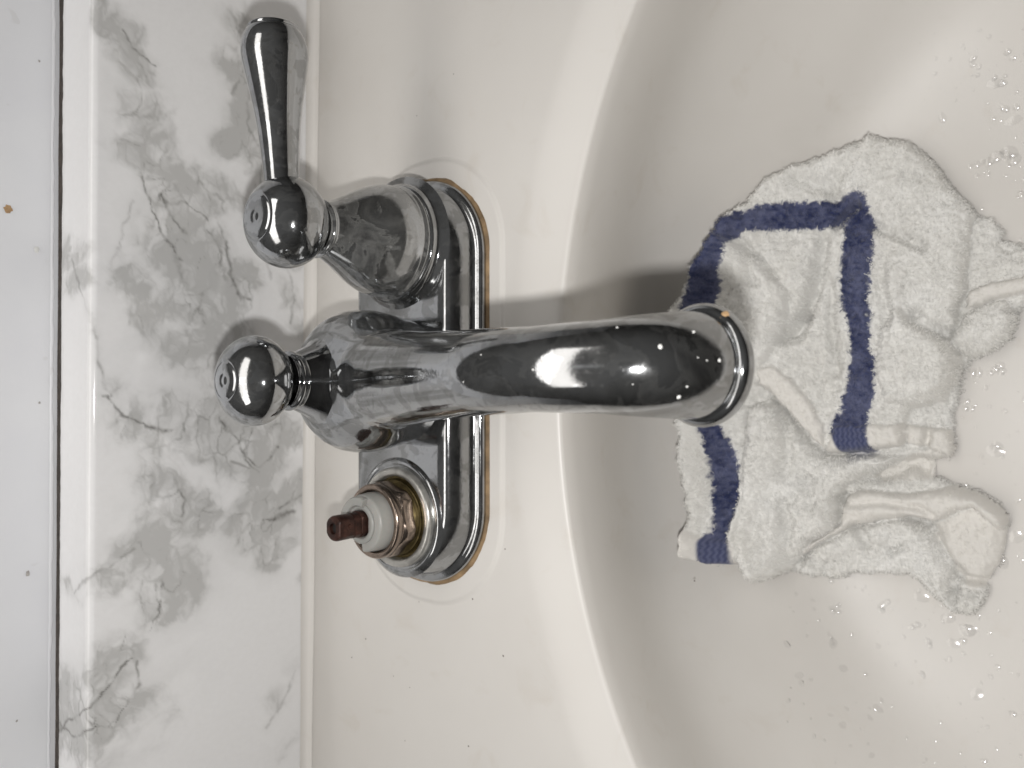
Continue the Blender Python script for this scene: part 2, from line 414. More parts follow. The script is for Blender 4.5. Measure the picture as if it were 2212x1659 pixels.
# ragged dark gap along the wall
yb = np.arange(-330, 330.1, 0.7); V = np.zeros((len(yb), 5, 3))
nz = fbm(yb, yb * 0, 6, 4, 51, 0.6); nz2 = fbm(yb, yb * 0 + 5, 30, 3, 53)
for j, f in enumerate((0.0, 0.3, 0.6, 0.85, 1.0)):
    V[:, j, 1] = yb; V[:, j, 0] = -BST + 1.5 + 0.55 * nz - f * 4.2; V[:, j, 2] = BSH + 0.06 + (0.25 + 0.3 * nz2) * f * f
grid_obj('grimy_gap', V, GRIME, bs)
V = np.zeros((len(yb), 6, 3)); nz3 = fbm(yb, yb * 0 + 9, 4, 4, 55, 0.7); nz4 = fbm(yb, yb * 0 + 2, 40, 2, 57)
for j, (dx, dz) in enumerate(((0.0, 3.0), (0.08, 2.8), (0.14, 2.4), (0.16, 2.0), (0.1, 1.75), (-0.4, 1.6))):
    V[:, j, 1] = yb; V[:, j, 0] = -BST - 1.45 + dx; V[:, j, 2] = BSH - 0.3 + dz + (0.5 * nz3 + 0.45 * nz4) * (1 if j > 1 else 0.3)
grid_obj('paint_edge', V, WALL, bs)

wall = empty('wall', (BSX - BST - 1.6, 0, 0), rz=YAW); wall['kind'] = 'structure'
ys = np.linspace(-700, 700, 40); zs = np.linspace(-60, 150, 12)
V = np.zeros((40, 12, 3)); V[:, :, 1] = ys[:, None]; V[:, :, 2] = zs[None, :]
grid_obj('painted_face', V, WALL, wall)
def flake(name, px, py, rx, rz, mat, seed):
    d = ray(px, py); t = (BSX - BST - 1.6) / d[0]; p = np.array([0, 0, CAM_H]) + d * t
    r = np.random.default_rng(seed); n = 14; vs = [(0.45, 0, 0)]
    for k in range(n):
        a = 2 * math.pi * k / n; q = r.uniform(0.7, 1.1); vs.append((0.12, rx * q * math.cos(a), rz * q * math.sin(a)))
    fs = [(0, 1 + k, 1 + (k + 1) % n) for k in range(n)]
    return mesh_obj(name, np.array(vs) + np.array([0.15 + (-math.sin(YAW)) * 0, p[1], p[2]]), fs, mat, wall)
flake('paint_chip', 15, 453, 1.6, 1.5, CHIP, 1); flake('paint_chip', 62, 1240, 1.3, 0.7, SMUDGE, 2); flake('paint_chip', 77, 540, 1.5, 1.0, WSPOT, 3)
for k, (px, py) in enumerate(((80, 135), (85, 870), (40, 1560))):
    flake('paint_chip', px, py, 0.5, 0.4, SMUDGE, 20 + k)

# ------------------------------------------------------------------ faucet
FX, FY = -203.0, 1.0
faucet = empty('faucet', (FX, FY, 0), 'chrome two-handle bathroom faucet with one handle missing', 'faucet')
def plate_loop(inset, z, hx=31.2, hy=76.0, r=30.2):
    return [(x, y, z) for x, y in rrect(hx - inset, hy - inset, r - inset * 0.9, 30)]
def lump(L, q):                              # old putty squeezed out unevenly
    A = np.array(L); c = np.hypot(A[:, 0], A[:, 1])[:, None]; n_ = fbm(A[:, 0], A[:, 1], 9, 4, 101, 0.6)[:, None]
    A[:, :2] *= 1 + q * 0.8 * n_ / c; A[:, 2:] += q * 0.25 * n_; return [tuple(p) for p in A]
base = loft('base_plate', [plate_loop(*p) for p in ((0.6, 0.9), (0.0, 1.4), (0.0, 2.5), (0.35, 3.3), (1.0, 3.85), (1.7, 4.05), (2.4, 4.15), (3.0, 4.5), (3.4, 5.2), (4.1, 7.0), (5.0, 9.2), (5.9, 11.2), (6.5, 12.3), (7.2, 13.25), (8.2, 13.85), (9.4, 14.05), (12.0, 14.1))], CHROME, faucet, sharp=60)
loft('putty_gasket', [lump(plate_loop(*p), q) for p, q in (((-1.45, 0.85), 1), ((-1.2, 1.1), 1), ((-0.7, 1.3), .5), ((0.2, 1.35), 0), ((3.0, 1.35), 0))], PUTTY, faucet, cap_top=False)
pad = loft('faucet_pad', [plate_loop(i, z, 37.5, 83.5, 35) for i, z in ((-1.8, 0.02), (-1.0, 0.16), (-0.4, 0.55), (0.1, 0.78), (0.9, 0.84), (30, 0.84))], SINK, sink, loc=(FX - XC, FY, 0))

# body and spout: one smooth casting, taken from a distance field
TILT_S = math.radians(1.4)
def centreline():
    ph = math.radians(71.0); p = np.array([FX * -1 - 71.2, 45.6]); pts = [(p[0], p[1], 0.0)]; s = 0.0; ds = 0.4
    while p[0] > 0:
        if ph > math.radians(25): k = 1 / 24.0
        elif ph > math.radians(-20): k = 1 / 50.0
        else: k = 0.0
        p = p + np.array([-math.cos(ph), math.sin(ph)]) * ds; ph -= k * ds; s += ds
        pts.append((p[0], p[1], s))
    return np.array(pts)
CL = centreline()
RS = np.interp(CL[:, 0], [0, 30, 52, 75, 100, 116, 128, 134], [17, 15.2, 12.9, 11.3, 10.0, 10.5, 11.8, 12.6])
BZ = np.array([10, 14, 18, 25, 30, 35, 39, 43, 46, 49, 52]); BR = np.array([22.4, 22.9, 23.6, 24.6, 25.0, 24.8, 23.9, 21.9, 19.3, 15.5, 9.0])
def field(p):
    x, y, z = p[:, 0], p[:, 1], p[:, 2]
    rr = np.interp(z, BZ, BR); dz = np.interp(z + 0.5, BZ, BR) - np.interp(z - 0.5, BZ, BR)
    bulb = (np.hypot(x, y) - rr) / np.sqrt(1 + dz * dz)
    bulb = np.maximum(bulb, z - 51.5); bulb = np.maximum(bulb, 12.0 - z)
    d2 = np.full(len(p), 1e9); ri = np.zeros(len(p))
    for i in range(0, len(p), 20000):
        q = p[i:i + 20000]
        D = (q[:, 0][:, None] - CL[None, :, 0]) ** 2 + (q[:, 2][:, None] - CL[None, :, 1]) ** 2
        k = D.argmin(1); d2[i:i + 20000] = D[np.arange(len(q)), k]; ri[i:i + 20000] = RS[k]
    tube = np.sqrt(d2 + y * y) - ri
    h = np.clip(0.5 + 0.5 * (tube - bulb) / 9.0, 0, 1)
    f = tube * (1 - h) + bulb * h - 9.0 * h * (1 - h)
    n = np.array([math.sin(math.radians(19)), -math.cos(math.radians(19))])   # cut square at the outlet
    cut = (x - CL[0, 0]) * n[0] + (z - CL[0, 1]) * n[1]
    return np.maximum(f, cut)
def surface_nets(f, lo, hi, h):
    ax = [np.arange(lo[k], hi[k] + h, h) for k in range(3)]
    G = np.stack(np.meshgrid(*ax, indexing='ij'), -1); sh = G.shape[:3]
    F = f(G.reshape(-1, 3)).reshape(sh)
    # cell vertices
    c = np.stack([F[i:sh[0] - 1 + i, j:sh[1] - 1 + j, k:sh[2] - 1 + k] for i in (0, 1) for j in (0, 1) for k in (0, 1)], -1)
    act = (c.min(-1) < 0) & (c.max(-1) >= 0)
    idx = np.full(act.shape, -1); idx[act] = np.arange(act.sum())
    P = np.zeros((act.sum(), 3)); W = np.zeros(act.sum()); cc = c[act]
    offs = np.array([(i, j, k) for i in (0, 1) for j in (0, 1) for k in (0, 1)], float)
    for a_ in range(8):
        for b_ in range(a_ + 1, 8):
            if np.abs(offs[a_] - offs[b_]).sum() == 1:
                m = (cc[:, a_] < 0) != (cc[:, b_] < 0)
                t = cc[m, a_] / (cc[m, a_] - cc[m, b_])
                P[m] += offs[a_] + t[:, None] * (offs[b_] - offs[a_]); W[m] += 1
    cell = np.argwhere(act); P = (P / W[:, None] + cell) * h + np.array(lo)
    Q = []
    for a_ in range(3):
        b_, d_ = (a_ + 1) % 3, (a_ + 2) % 3
        s0 = [slice(None)] * 3; s1 = [slice(None)] * 3; s0[a_] = slice(0, -1); s1[a_] = slice(1, None)
        A, B = F[tuple(s0)], F[tuple(s1)]
        e_ = np.argwhere((A < 0) != (B < 0)); e_ = e_[(e_[:, b_] > 0) & (e_[:, d_] > 0) & (e_[:, b_] < sh[b_] - 1) & (e_[:, d_] < sh[d_] - 1)]
        neg = A[tuple(e_.T)] < 0
        def cid(ob, od):
            q = e_.copy(); q[:, b_] += ob; q[:, d_] += od; return idx[tuple(q.T)]
        quad = np.stack([cid(-1, -1), cid(0, -1), cid(0, 0), cid(-1, 0)], -1)
        quad[~neg] = quad[~neg][:, ::-1]; Q.append(quad)
    return P, np.concatenate(Q)
P, Q = surface_nets(field, (-28, -28, 11), (150, 28, 80), 1.0)
def grad(p, e_=0.35):
    g = np.stack([(field(p + e_ * np.eye(3)[k]) - field(p - e_ * np.eye(3)[k])) / (2 * e_) for k in range(3)], -1)
    return g
for it in range(3):
    g = grad(P); P = P - (field(P) / np.maximum((g * g).sum(1), 0.2))[:, None] * g
nrm = grad(P, 1.6); nrm /= np.linalg.norm(nrm, axis=1)[:, None]
c_, s_ = math.cos(TILT_S), math.sin(TILT_S); RZ = np.array([[c_, -s_, 0], [s_, c_, 0], [0, 0, 1]])
P2 = P @ RZ.T; N2 = nrm @ RZ.T
ok = (Q >= 0).all(1); Q = Q[ok]
me = bpy.data.meshes.new('spout'); me.from_pydata((P2 * S).tolist(), [], Q.tolist()); me.update()
me.polygons.foreach_set('use_smooth', np.ones(len(me.polygons), bool))
me.normals_split_custom_set_from_vertices([tuple(v) for v in N2])
me.materials.append(chrome_mat('spout_chrome', 1.0, 0.025))
spout = bpy.data.objects.new('spout', me); sc.collection.objects.link(spout); spout.parent = faucet
# outlet ring
g19 = math.radians(19)
ax_z = np.array([-math.sin(g19), 0, math.cos(g19)]); ax_x = np.array([math.cos(g19), 0, math.sin(g19)]); ax_y = np.array([0, 1, 0])
AX = RZ @ np.stack([ax_x, ax_y, ax_z], -1)
oc = RZ @ np.array([CL[0, 0], 0, CL[0, 1]])
lathe('outlet_ring', [(10.5, -3.6), (12.4, -3.6), (13.3, -3.2), (13.9, -2.3), (14.1, -1.2), (13.9, -0.1), (13.4, 0.6), (12.8, 0.95), (12.0, 1.0), (11.0, 1.0)], CHROME_CLEAN, spout, oc, sm=4, axis=AX)
lathe('aerator_screen', [(0, -3.0), (10.8, -3.0)], HOLE, spout, oc, axis=AX)
# scale and dried drops on the spout
def blob(name, p, nn, r, h, mat, parent, seed, n=10):
    nn = nn / np.linalg.norm(nn); t = np.cross(nn, [0.3, 0.2, 0.9]); t /= np.linalg.norm(t); b = np.cross(nn, t)
    rr = np.random.default_rng(seed); vs = [p + nn * h]; k0 = rr.uniform(0.75, 1.15, n)
    for k in range(n):
        a = 2 * math.pi * k / n; vs.append(p + (t * math.cos(a) + b * math.sin(a)) * r * 0.6 * k0[k] + nn * h * 0.8)
    for k in range(n):
        a = 2 * math.pi * k / n; vs.append(p + (t * math.cos(a) + b * math.sin(a)) * r * k0[k] - nn * 0.15)
    fs = [(0, 1 + k, 1 + (k + 1) % n) for k in range(n)] + [(1 + k, 1 + n + k, 1 + n + (k + 1) % n, 1 + (k + 1) % n) for k in range(n)]
    return mesh_obj(name, np.array(vs), fs, mat, parent)
def near_spout(px, py):
    """vertex of the spout under a point of the photograph"""
    Pw = P2 + np.array([FX, FY, 0]) - np.array([0, 0, CAM_H])
    dep = -Pw[:, 0] * ST - Pw[:, 2] * CT
    u = 1106 + F_PX * (Pw[:, 0] * CT - Pw[:, 2] * ST) / dep; v = 829.5 - F_PX * Pw[:, 1] / dep
    facing = (N2 * Pw).sum(1) < 0
    k = np.where(facing, np.hypot(u - px, v - py), 1e9).argmin()
    return P2[k], N2[k]
for k, (px, py, r) in enumerate(((1430, 752, .62), (1465, 858, .58), (1552, 779, .5), (1500, 713, .5), (1147, 801, .32), (1480, 838, .3), (1000, 826, .22), (1527, 777, .22), (1505, 775, .2), (1040, 770, .2), (1335, 708, .3), (1370, 830, .2))):
    p, nn = near_spout(px, py); blob('scale_spot', p, nn, r, 0.16, WSPOT, spout, k)
a0 = math.radians(52); pr = oc + AX @ np.array([13.3 * math.cos(a0), 13.3 * math.sin(a0), 0.35]); nr = AX @ np.array([0.5 * math.cos(a0), 0.5 * math.sin(a0), 0.8])
blob('scale_chip', pr, nr, 1.25, 0.3, CHIP, spout, 77, 12)

# neck and pop-up drain knob on top of the body
lathe('body_neck', [(17.0, 47.0), (15.2, 48.9), (13.6, 50.6), (12.1, 52.8), (10.9, 55.4), (9.8, 58.0), (9.1, 59.8), (9.15, 60.4), (8.4, 60.9)], CHROME_CLEAN, faucet, (-0.3, 0, 0), sm=5, sharp=50)
knob = lathe('drain_knob', [(8.2, 60.6), (9.3, 61.0), (9.6, 61.8), (9.2, 62.6), (8.2, 63.0), (8.1, 63.6), (9.0, 64.2)], CHROME_CLEAN, faucet, (-0.3, 0, 0), sm=4, sharp=60)
def ball_prof(a, c, zc, z_lo, flat, step):
    pr = []
    t0 = math.asin(max(-1, (z_lo - zc) / c))
    for t in np.linspace(t0, math.acos(flat / a), 34): pr.append((a * math.cos(t), zc + c * math.sin(t)))
    zt = pr[-1][1]
    pr += [(flat - 0.25, zt - 0.12), (flat - 0.5, zt - 0.05), (flat - 0.8, zt + step * 0.7), (flat - 1.2, zt + step), (flat * 0.5, zt + step * 1.15), (1.9, zt + step * 1.2), (1.5, zt + step * 0.9), (1.2, zt + step * 1.05), (0.7, zt + step * 1.5), (0.0, zt + step * 1.6)]
    return pr
lathe('knob_ball', ball_prof(13.9, 10.6, 74.0, 64.0, 6.0, 0.35), CHROME, knob, (-0.3, 0, 0), sharp=70)

# cold handle: boss, skirt, ball, lever
HYC = 50.5
lathe('handle_boss', [(25.0, 13.4), (23.4, 14.4), (22.0, 15.4), (21.4, 16.6), (21.2, 17.6), (20.6, 18.2), (20.2, 18.3)], CHROME, faucet, (0, HYC, 0), sm=4, sharp=60)
handle = lathe('handle', [(19.4, 17.6), (20.4, 18.4), (20.7, 19.2), (20.3, 20.0), (19.9, 20.8), (19.95, 22.0), (20.0, 23.4), (19.7, 25.5), (18.9, 28.4), (17.5, 31.6), (15.7, 35.0), (13.7, 38.6), (11.9, 42.0), (10.3, 45.4), (9.2, 48.0), (8.9, 49.2), (9.5, 49.8), (9.7, 50.5), (9.2, 51.2), (8.4, 51.6)], CHROME, faucet, (0, HYC, 0), sm=4, sharp=70)
handle.data.materials[0] = FILMED
lathe('handle_ball', ball_prof(14.6, 12.4, 62.6, 51.4, 7.4, 0.35), CHROME, handle, (0, HYC, 0), sharp=70)
dirv = np.array([-0.012, 1.0, 0.055]); dirv /= np.linalg.norm(dirv)
lx = np.cross([0, 0, 1.0], dirv); lx /= np.linalg.norm(lx); lz = np.cross(dirv, lx)
LA = np.stack([lx, lz, dirv], -1)
lathe('lever', [(5.3, 8), (5.4, 13), (5.75, 20), (6.3, 27), (7.2, 34), (8.5, 41.5), (9.7, 48), (10.25, 51.5), (10.15, 54.4), (9.5, 57), (8.6, 58.8), (7.6, 59.9)], CHROME, handle, (0, HYC, 63.6), sm=6, axis=LA, sharp=60)
lathe('lever_cap', [(7.8, 59.6), (8.0, 60.1), (7.7, 60.6), (7.0, 60.85), (0, 61.1)], CHROME_CLEAN, handle, (0, HYC, 63.6), axis=LA, sharp=60)

# bare valve where the other handle is missing
VYC = -50.0
lathe('handle_boss', [(22.4, 13.6), (21.4, 14.5), (20.6, 15.0), (19.8, 15.1), (19.2, 14.9), (18.2, 14.8)], CHROME, faucet, (0, VYC, 0), sm=4, sharp=60)
valve = lathe('valve', [(18.4, 14.6), (18.2, 16.3), (17.4, 17.0), (16.2, 17.0), (15.4, 16.4), (15.0, 14.6)], NUTW, faucet, (0, VYC, 0), sm=3, sharp=60)
lathe('thread', [(15.1, 14.5), (14.2, 14.6), (13.6, 15.4), (13.7, 16.2), (13.0, 16.6), (13.4, 17.2), (12.7, 17.7), (13.1, 18.3), (12.5, 18.8)], OILY, valve, (0, VYC, 0), sharp=30)
def hexloop(rf, rc, z, n=72):
    out = []
    for k in range(n):
        a = 2 * math.pi * k / n; m = (a + 0.3) % (math.pi / 3) - math.pi / 6
        r = min(rf / math.cos(m), rc); out.append((r * math.cos(a), r * math.sin(a), z))
    return out
loft('hex_collar', [hexloop(12.3, 13.0, 18.0), hexloop(12.6, 13.6, 18.5), hexloop(12.6, 13.6, 22.2), hexloop(12.5, 13.2, 22.9), hexloop(12.2, 12.6, 23.4), hexloop(12.2, 12.5, 23.8)], BRASS, valve, (0, VYC, 0), cap_top=False, sharp=25)
lathe('collar_ring', [(12.2, 23.6), (12.9, 24.0), (13.3, 24.7), (13.35, 26.0), (13.1, 26.8), (12.5, 27.2), (11.4, 27.1), (11.0, 26.5), (10.8, 25.0), (9.8, 24.6)], BRASS, valve, (0, VYC, 0), sm=3, sharp=60)
lathe('dark_gap', [(11.0, 24.9), (8.0, 24.9)], HOLE, valve, (0, VYC, 0))
# white sleeve with a notch on the near side and a raised lip on the far side
def sleeve_r(a, r):      # flattened segment facing -x,-y is cut away
    d = (a - math.radians(235) + math.pi) % (2 * math.pi) - math.pi
    return r if abs(d) > math.radians(38) else min(r, 5.0 / max(math.cos(d), 0.5))
def sl(r, z, n=96): return [(sleeve_r(2 * math.pi * k / n, r) * math.cos(2 * math.pi * k / n), sleeve_r(2 * math.pi * k / n, r) * math.sin(2 * math.pi * k / n), z) for k in range(n)]
sleeve = loft('plastic_sleeve', [sl(10.4, 24.8), sl(10.4, 28.0), sl(10.2, 28.4), sl(10.1, 31.0), sl(9.8, 31.7), sl(9.2, 32.0)], SLEEVE, valve, (0, VYC, 0), sharp=50)
vs, fs = [], []; arc = np.linspace(math.radians(70), math.radians(178), 26)
for a in arc:
    for r, z in ((9.6, 31.7), (9.6, 33.4), (9.2, 34.0), (6.6, 34.0), (6.2, 33.5), (6.2, 31.7)): vs.append((r * math.cos(a), r * math.sin(a), z))
for i in range(len(arc) - 1):
    for j in range(5): fs.append((i * 6 + j, i * 6 + j + 1, i * 6 + 7 + j, i * 6 + 6 + j))
fs += [(0, 1, 2, 3, 4, 5), tuple(range(len(vs) - 1, len(vs) - 7, -1))]
mesh_obj('stop_lip', np.array(vs) + np.array([0, VYC, 0]), fs, SLEEVE, sleeve, 40)
lathe('sleeve_collar', [(7.0, 31.9), (7.0, 32.5), (6.5, 32.9), (5.4, 32.9), (4.9, 32.4)], SLEEVE, sleeve, (0, VYC, 0), sm=3, sharp=50)
def stemloop(r, z, n=48):   # a round stem with two flats
    out = []
    for k in range(n):
        a = 2 * math.pi * k / n + 0.4; x, y = r * math.cos(a), r * math.sin(a)
        out.append((max(-r * 0.93, min(r * 0.80, x)), y, z))
    return out
stem = loft('stem', [stemloop(4.7, 30.5), stemloop(4.7, 34.2), stemloop(4.35, 34.6), stemloop(4.4, 37.2), stemloop(4.2, 37.6), stemloop(4.35, 38.1), stemloop(4.4, 43.3), stemloop(4.1, 44.0), stemloop(3.6, 44.3), stemloop(1.9, 44.3), stemloop(1.75, 43.9), stemloop(1.7, 40.0)], STEM, valve, (0, VYC, 0), sharp=35)
lathe('screw_hole', [(0, 43.2), (1.95, 43.2)], HOLE, stem, (0, VYC, 0))
lathe('detent', [(0, 0.35), (0.7, 0.35), (0.8, 0.05), (1.6, 0.1), (1.75, -0.3)], STEM, stem, (3.5, VYC + 0.6, 39.8), seg=24, axis=np.stack([[0, 0, 1], [0, 1, 0], [1, 0, 0]], -1))

# ------------------------------------------------------------------ washcloth
def z4(x, y): return (x * 0.41340 + 1371.5, y * 0.41340 + 246.9)      # two enlarged views the outline was measured in
def z5(x, y): return (x * 0.38029 + 1371.5, y * 0.38029 + 768.1)
OFFZ = 9.0
def on_bowl(p):
    d = ray(*p); t = 180.0
    for _ in range(60):
        q = d * t; zz = bowl_z(q[0], q[1]) + OFFZ
        t += ((zz - CAM_H) - q[2]) / d[2] * 0.6
    q = d * t; return (q[0], q[1])
def W4(*pts): return [on_bowl(z4(*p)) for p in pts]
def W5(*pts): return [on_bowl(z5(*p)) for p in pts]
OUT = W4((1225,100),(1320,130),(1440,150),(1500,200),(1580,270),(1660,370),(1740,460),(1790,520),(1850,520),(1920,590),(1910,640),(2033,680),(2130,700),(2170,850),(2100,1000),(2033,1000),(1985,1030),(1995,1080),(1960,1170),(1880,1240),(1740,1280),(1720,1310),(1700,1400),(1665,1520)) + \
  W5((1855,60),(1860,130),(1830,230),(1785,330),(1800,440),(1815,540),(1800,585),(1690,600),(1700,690),(1800,740),(1940,780),(2040,830),(2110,900),(2125,970),(2100,1080),(2060,1200),(2000,1310),(1985,1380),(1950,1460),(1890,1500),(1830,1490),(1750,1440),(1680,1370),(1610,1300),(1550,1255),(1400,1245),(1220,1245),(1180,1265),(1100,1275),(1000,1270),(930,1250),(850,1235),(760,1275),(690,1290),(630,1240),(600,1190),(545,1195),(420,1190),(300,1165),(225,1150),(220,1060),(235,980),(250,920),(235,850),(240,760),(225,650),(205,560),(215,450),(190,390)) + \
  W4((180,1030),(240,960),(290,880),(320,790),(360,720),(385,640),(420,560),(480,500),(560,430),(640,380),(670,330),(760,300),(810,265),(880,250),(1000,210),(1100,170),(1180,150))
xs_ = [p[0] for p in OUT]; ys_ = [p[1] for p in OUT]
ST_ = 0.42
gx = np.arange(min(xs_) - 2, max(xs_) + 2, ST_); gy = np.arange(min(ys_) - 2, max(ys_) + 2, ST_)
X, Y = np.meshgrid(gx, gy, indexing='ij')
# slow wander so that no edge runs ruler-straight
Xw = X + 0.8 * fbm(X, Y, 9, 3, 61) + 0.45 * fbm(X, Y, 2.2, 2, 62); Yw = Y + 0.8 * fbm(X, Y, 9, 3, 63) + 0.45 * fbm(X, Y, 2.2, 2, 64)
sd = poly_sd(Xw, Yw, OUT)
def step(d, r):           # rounded edge: 0 outside, 1 from r inwards
    t = np.clip(d / r, 0, 1); return np.sqrt(np.maximum(0, 1 - (1 - t) ** 2))
H = 1.2 + 4.2 * step(sd, 5.5)
LAY = []
def layer(pts, thick, r):
    global H
    d = poly_sd(Xw, Yw, pts); H = H + 1.7 * thick * step(d, 0.85 * r); LAY.append(d); return d
top = layer(W4((1225,100),(1320,130),(1440,150),(1500,200),(1580,270),(1660,370),(1740,460),(1790,520),(1752,570),(1748,750),(1722,850),(1735,920),(1705,980),(1690,1080),(1640,1170),(1705,1260),(1692,1380),(1610,1500),(1500,1530),(1430,1545)) + W5((1540,385),(1555,440),(1540,500),(1330,545),(1115,552),(1085,515),(1000,430),(890,345),(800,240),(720,170),(640,150),(500,100),(300,200),(190,250)) +
  W4((180,1030),(240,960),(290,880),(320,790),(360,720),(385,640),(420,560),(480,500),(560,430),(640,380),(670,330),(760,300),(810,265),(880,250),(1000,210),(1100,170),(1180,150)), 6.0, 5.0)
flap = layer(W4((430,620),(570,680),(760,840),(835,935),(822,1050),(775,1230),(660,1350),(500,1400),(200,1100),(300,850),(380,700)), 3.2, 3.2)          # left fold lying over the middle
puff = layer(W4((1400,1010),(1450,1090),(1640,1180),(1702,1265),(1690,1390),(1600,1500),(1480,1525),(1330,1500),(1290,1300),(1330,1120)), 5.0, 9.0)
leftstrip = layer(W5((190,390),(215,450),(205,560),(225,650),(240,760),(235,850),(250,920),(235,980),(220,1060),(225,1150),(300,1165),(420,1190),(545,1195),(600,1190),(640,1000),(660,700),(640,300),(400,250)), 3.0, 5.0)
mid = layer(W5((640,300),(760,240),(870,330),(1000,470),(1100,560),(1500,565),(1400,650),(1350,700),(1200,745),(1170,800),(1175,940),(1140,980),(1010,1040),(985,1110),(850,1235),(760,1275),(690,1290),(630,1240),(595,1140),(577,1000),(622,830),(640,600)), 7.0, 6.5)
hemloop = layer(W5((960,1120),(1010,1050),(1150,975),(1185,940),(1190,800),(1300,765),(1420,770),(1560,785),(1800,745),(1940,785),(2040,835),(2110,905),(2125,970),(2080,990),(2000,920),(1930,872),(1850,885),(1700,945),(1560,918),(1400,930),(1250,965),(1080,1045),(975,1125)), 5.0, 4.5)
bag = layer(W5((940,1150),(1080,1060),(1300,960),(1540,930),(1680,985),(1720,1080),(1800,1200),(1830,1290),(1795,1400),(1830,1490),(1750,1440),(1680,1370),(1610,1300),(1550,1255),(1400,1245),(1180,1262),(1000,1268),(930,1245)), 3.4, 4.5)
rflap = layer(W4((1640,1190),(1720,1060),(1800,1000),(1940,960),(1990,1060),(1960,1170),(1880,1240),(1740,1278)), 4.0, 6.0)
rband = layer(W4((1740,930),(1850,880),(2033,850),(2170,840),(2170,960),(2033,940),(1900,960),(1790,1000),(1735,1010)), 3.4, 3.0)
flap2 = layer(W5((1545,395),(1660,410),(1790,420),(1815,540),(1800,580),(1660,520),(1545,500)), 2.4, 2.4)
diag = layer(W5((740,80),(830,60),(920,130),(1010,230),(1060,300),(1110,390),(1115,545),(1060,490),(980,380),(900,300),(760,200)), 2.0, 2.2)
hemA = layer(W5((1165,390),(1540,380),(1555,440),(1540,500),(1330,545),(1115,552),(1140,470)), 1.8, 2.4)
hemB = layer(W5((225,985),(330,1010),(470,1020),(600,1030),(600,1190),(545,1195),(420,1190),(300,1165),(225,1150),(218,1060)), 2.0, 2.6)
def ridge(pts, amp, w):
    global H
    d, par = seg_dist(X + 0.7 * fbm(X, Y, 8, 2, 71), Y + 0.7 * fbm(X, Y, 8, 2, 72), pts)
    H = H + amp * (2.8 if amp < 0 else 2.3) * np.exp(-(d / (1.3 * w)) ** 2)
ridge(W4((570,690),(700,790),(780,870)), -1.6, 1.5); ridge(W4((1005,680),(985,800),(960,950),(905,1060)), -2.6, 2.0); ridge(W4((905,1060),(860,1140),(800,1170)), -2.8, 2.2)
ridge(W4((1040,880),(1050,1000),(1060,1200),(1080,1350)), -1.6, 1.6); ridge(W4((1290,600),(1400,650),(1530,710)), -1.6, 1.6); ridge(W4((1040,400),(960,385),(870,350)), -1.5, 2.4); ridge(W4((1110,300),(1060,390),(1080,470)), -1.3, 2.4)
ridge(W4((1080,600),(1140,540),(1190,500)), -2.6, 1.5); ridge(W4((560,540),(600,470)), -1.4, 2.0); ridge(W4((530,620),(560,650),(600,720),(680,900)), -1.5, 1.4)
ridge(W4((1370,860),(1380,960),(1420,1060),(1520,1120)), 2.6, 3.0); ridge(W4((1330,850),(1340,960),(1350,1080)), -1.4, 1.8); ridge(W4((1480,1060),(1540,1110),(1620,1140)), -2.8, 2.0)
ridge(W4((620,1120),(700,1000),(720,860)), 1.8, 6.0); ridge(W4((1200,700),(1190,900),(1200,1100),(1220,1350),(1190,1550)), 1.6, 7.0); ridge(W4((900,640),(880,760),(860,880)), 1.4, 4.5)
ridge(W5((880,830),(890,950),(900,1050),(880,1150)), -2.2, 2.0); ridge(W5((960,800),(1040,830),(1010,700)), -1.8, 2.4); ridge(W5((620,1000),(640,1100),(680,1220)), 1.5, 3.5)
ridge(W5((1000,820),(1090,900),(1100,1000)), 1.8, 4.0); ridge(W5((760,420),(740,600),(700,780)), 1.8, 5.0); ridge(W5((870,330),(900,450),(900,560),(880,650)), -1.8, 2.2)
ridge(W5((1180,800),(1250,830),(1430,825),(1620,850),(1700,900)), -1.3, 1.3); ridge(W5((1240,850),(1450,850),(1640,890)), 0.9, 2.2)
ridge(W5((1560,925),(1640,960),(1700,1040),(1740,1120),(1830,1240)), -2.0, 2.0); ridge(W5((1830,1285),(1900,1283),(1980,1300)), -1.6, 1.2); ridge(W5((1820,1350),(1880,1355),(1930,1375)), -1.5, 1.2); ridge(W5((1830,1315),(1950,1335)), 0.9, 1.8)
ridge(W5((1800,1280),(1790,1380)), -1.8, 1.5); ridge(W5((960,1150),(1030,1180),(1090,1200)), -2.0, 2.6); ridge(W5((1250,970),(1300,1030),(1330,1070)), -1.6, 1.4); ridge(W5((1470,1110),(1520,1090)), -1.0, 1.4)
ridge(W5((1290,700),(1360,670),(1480,620),(1640,600)), -2.2, 2.4); ridge(W5((1400,590),(1500,560),(1650,560)), 1.5, 2.4); ridge(W5((1510,620),(1490,680),(1380,690)), -1.8, 2.0); ridge(W5((1610,620),(1640,660)), -2.4, 2.0)
ridge(W5((1655,410),(1660,470),(1640,520)), -1.4, 1.2); ridge(W5((780,200),(800,240),(760,270)), -1.6, 1.4)
# the cloth sags and swells between its folds
inside = step(sd, 9.0)
H = H + inside * (4.2 * fbm(X, Y, 34, 3, 81) + 2.6 * fbm(X, Y, 12, 3, 83) + 1.0 * np.abs(fbm(X, Y, 6, 2, 85)) + 0.8)
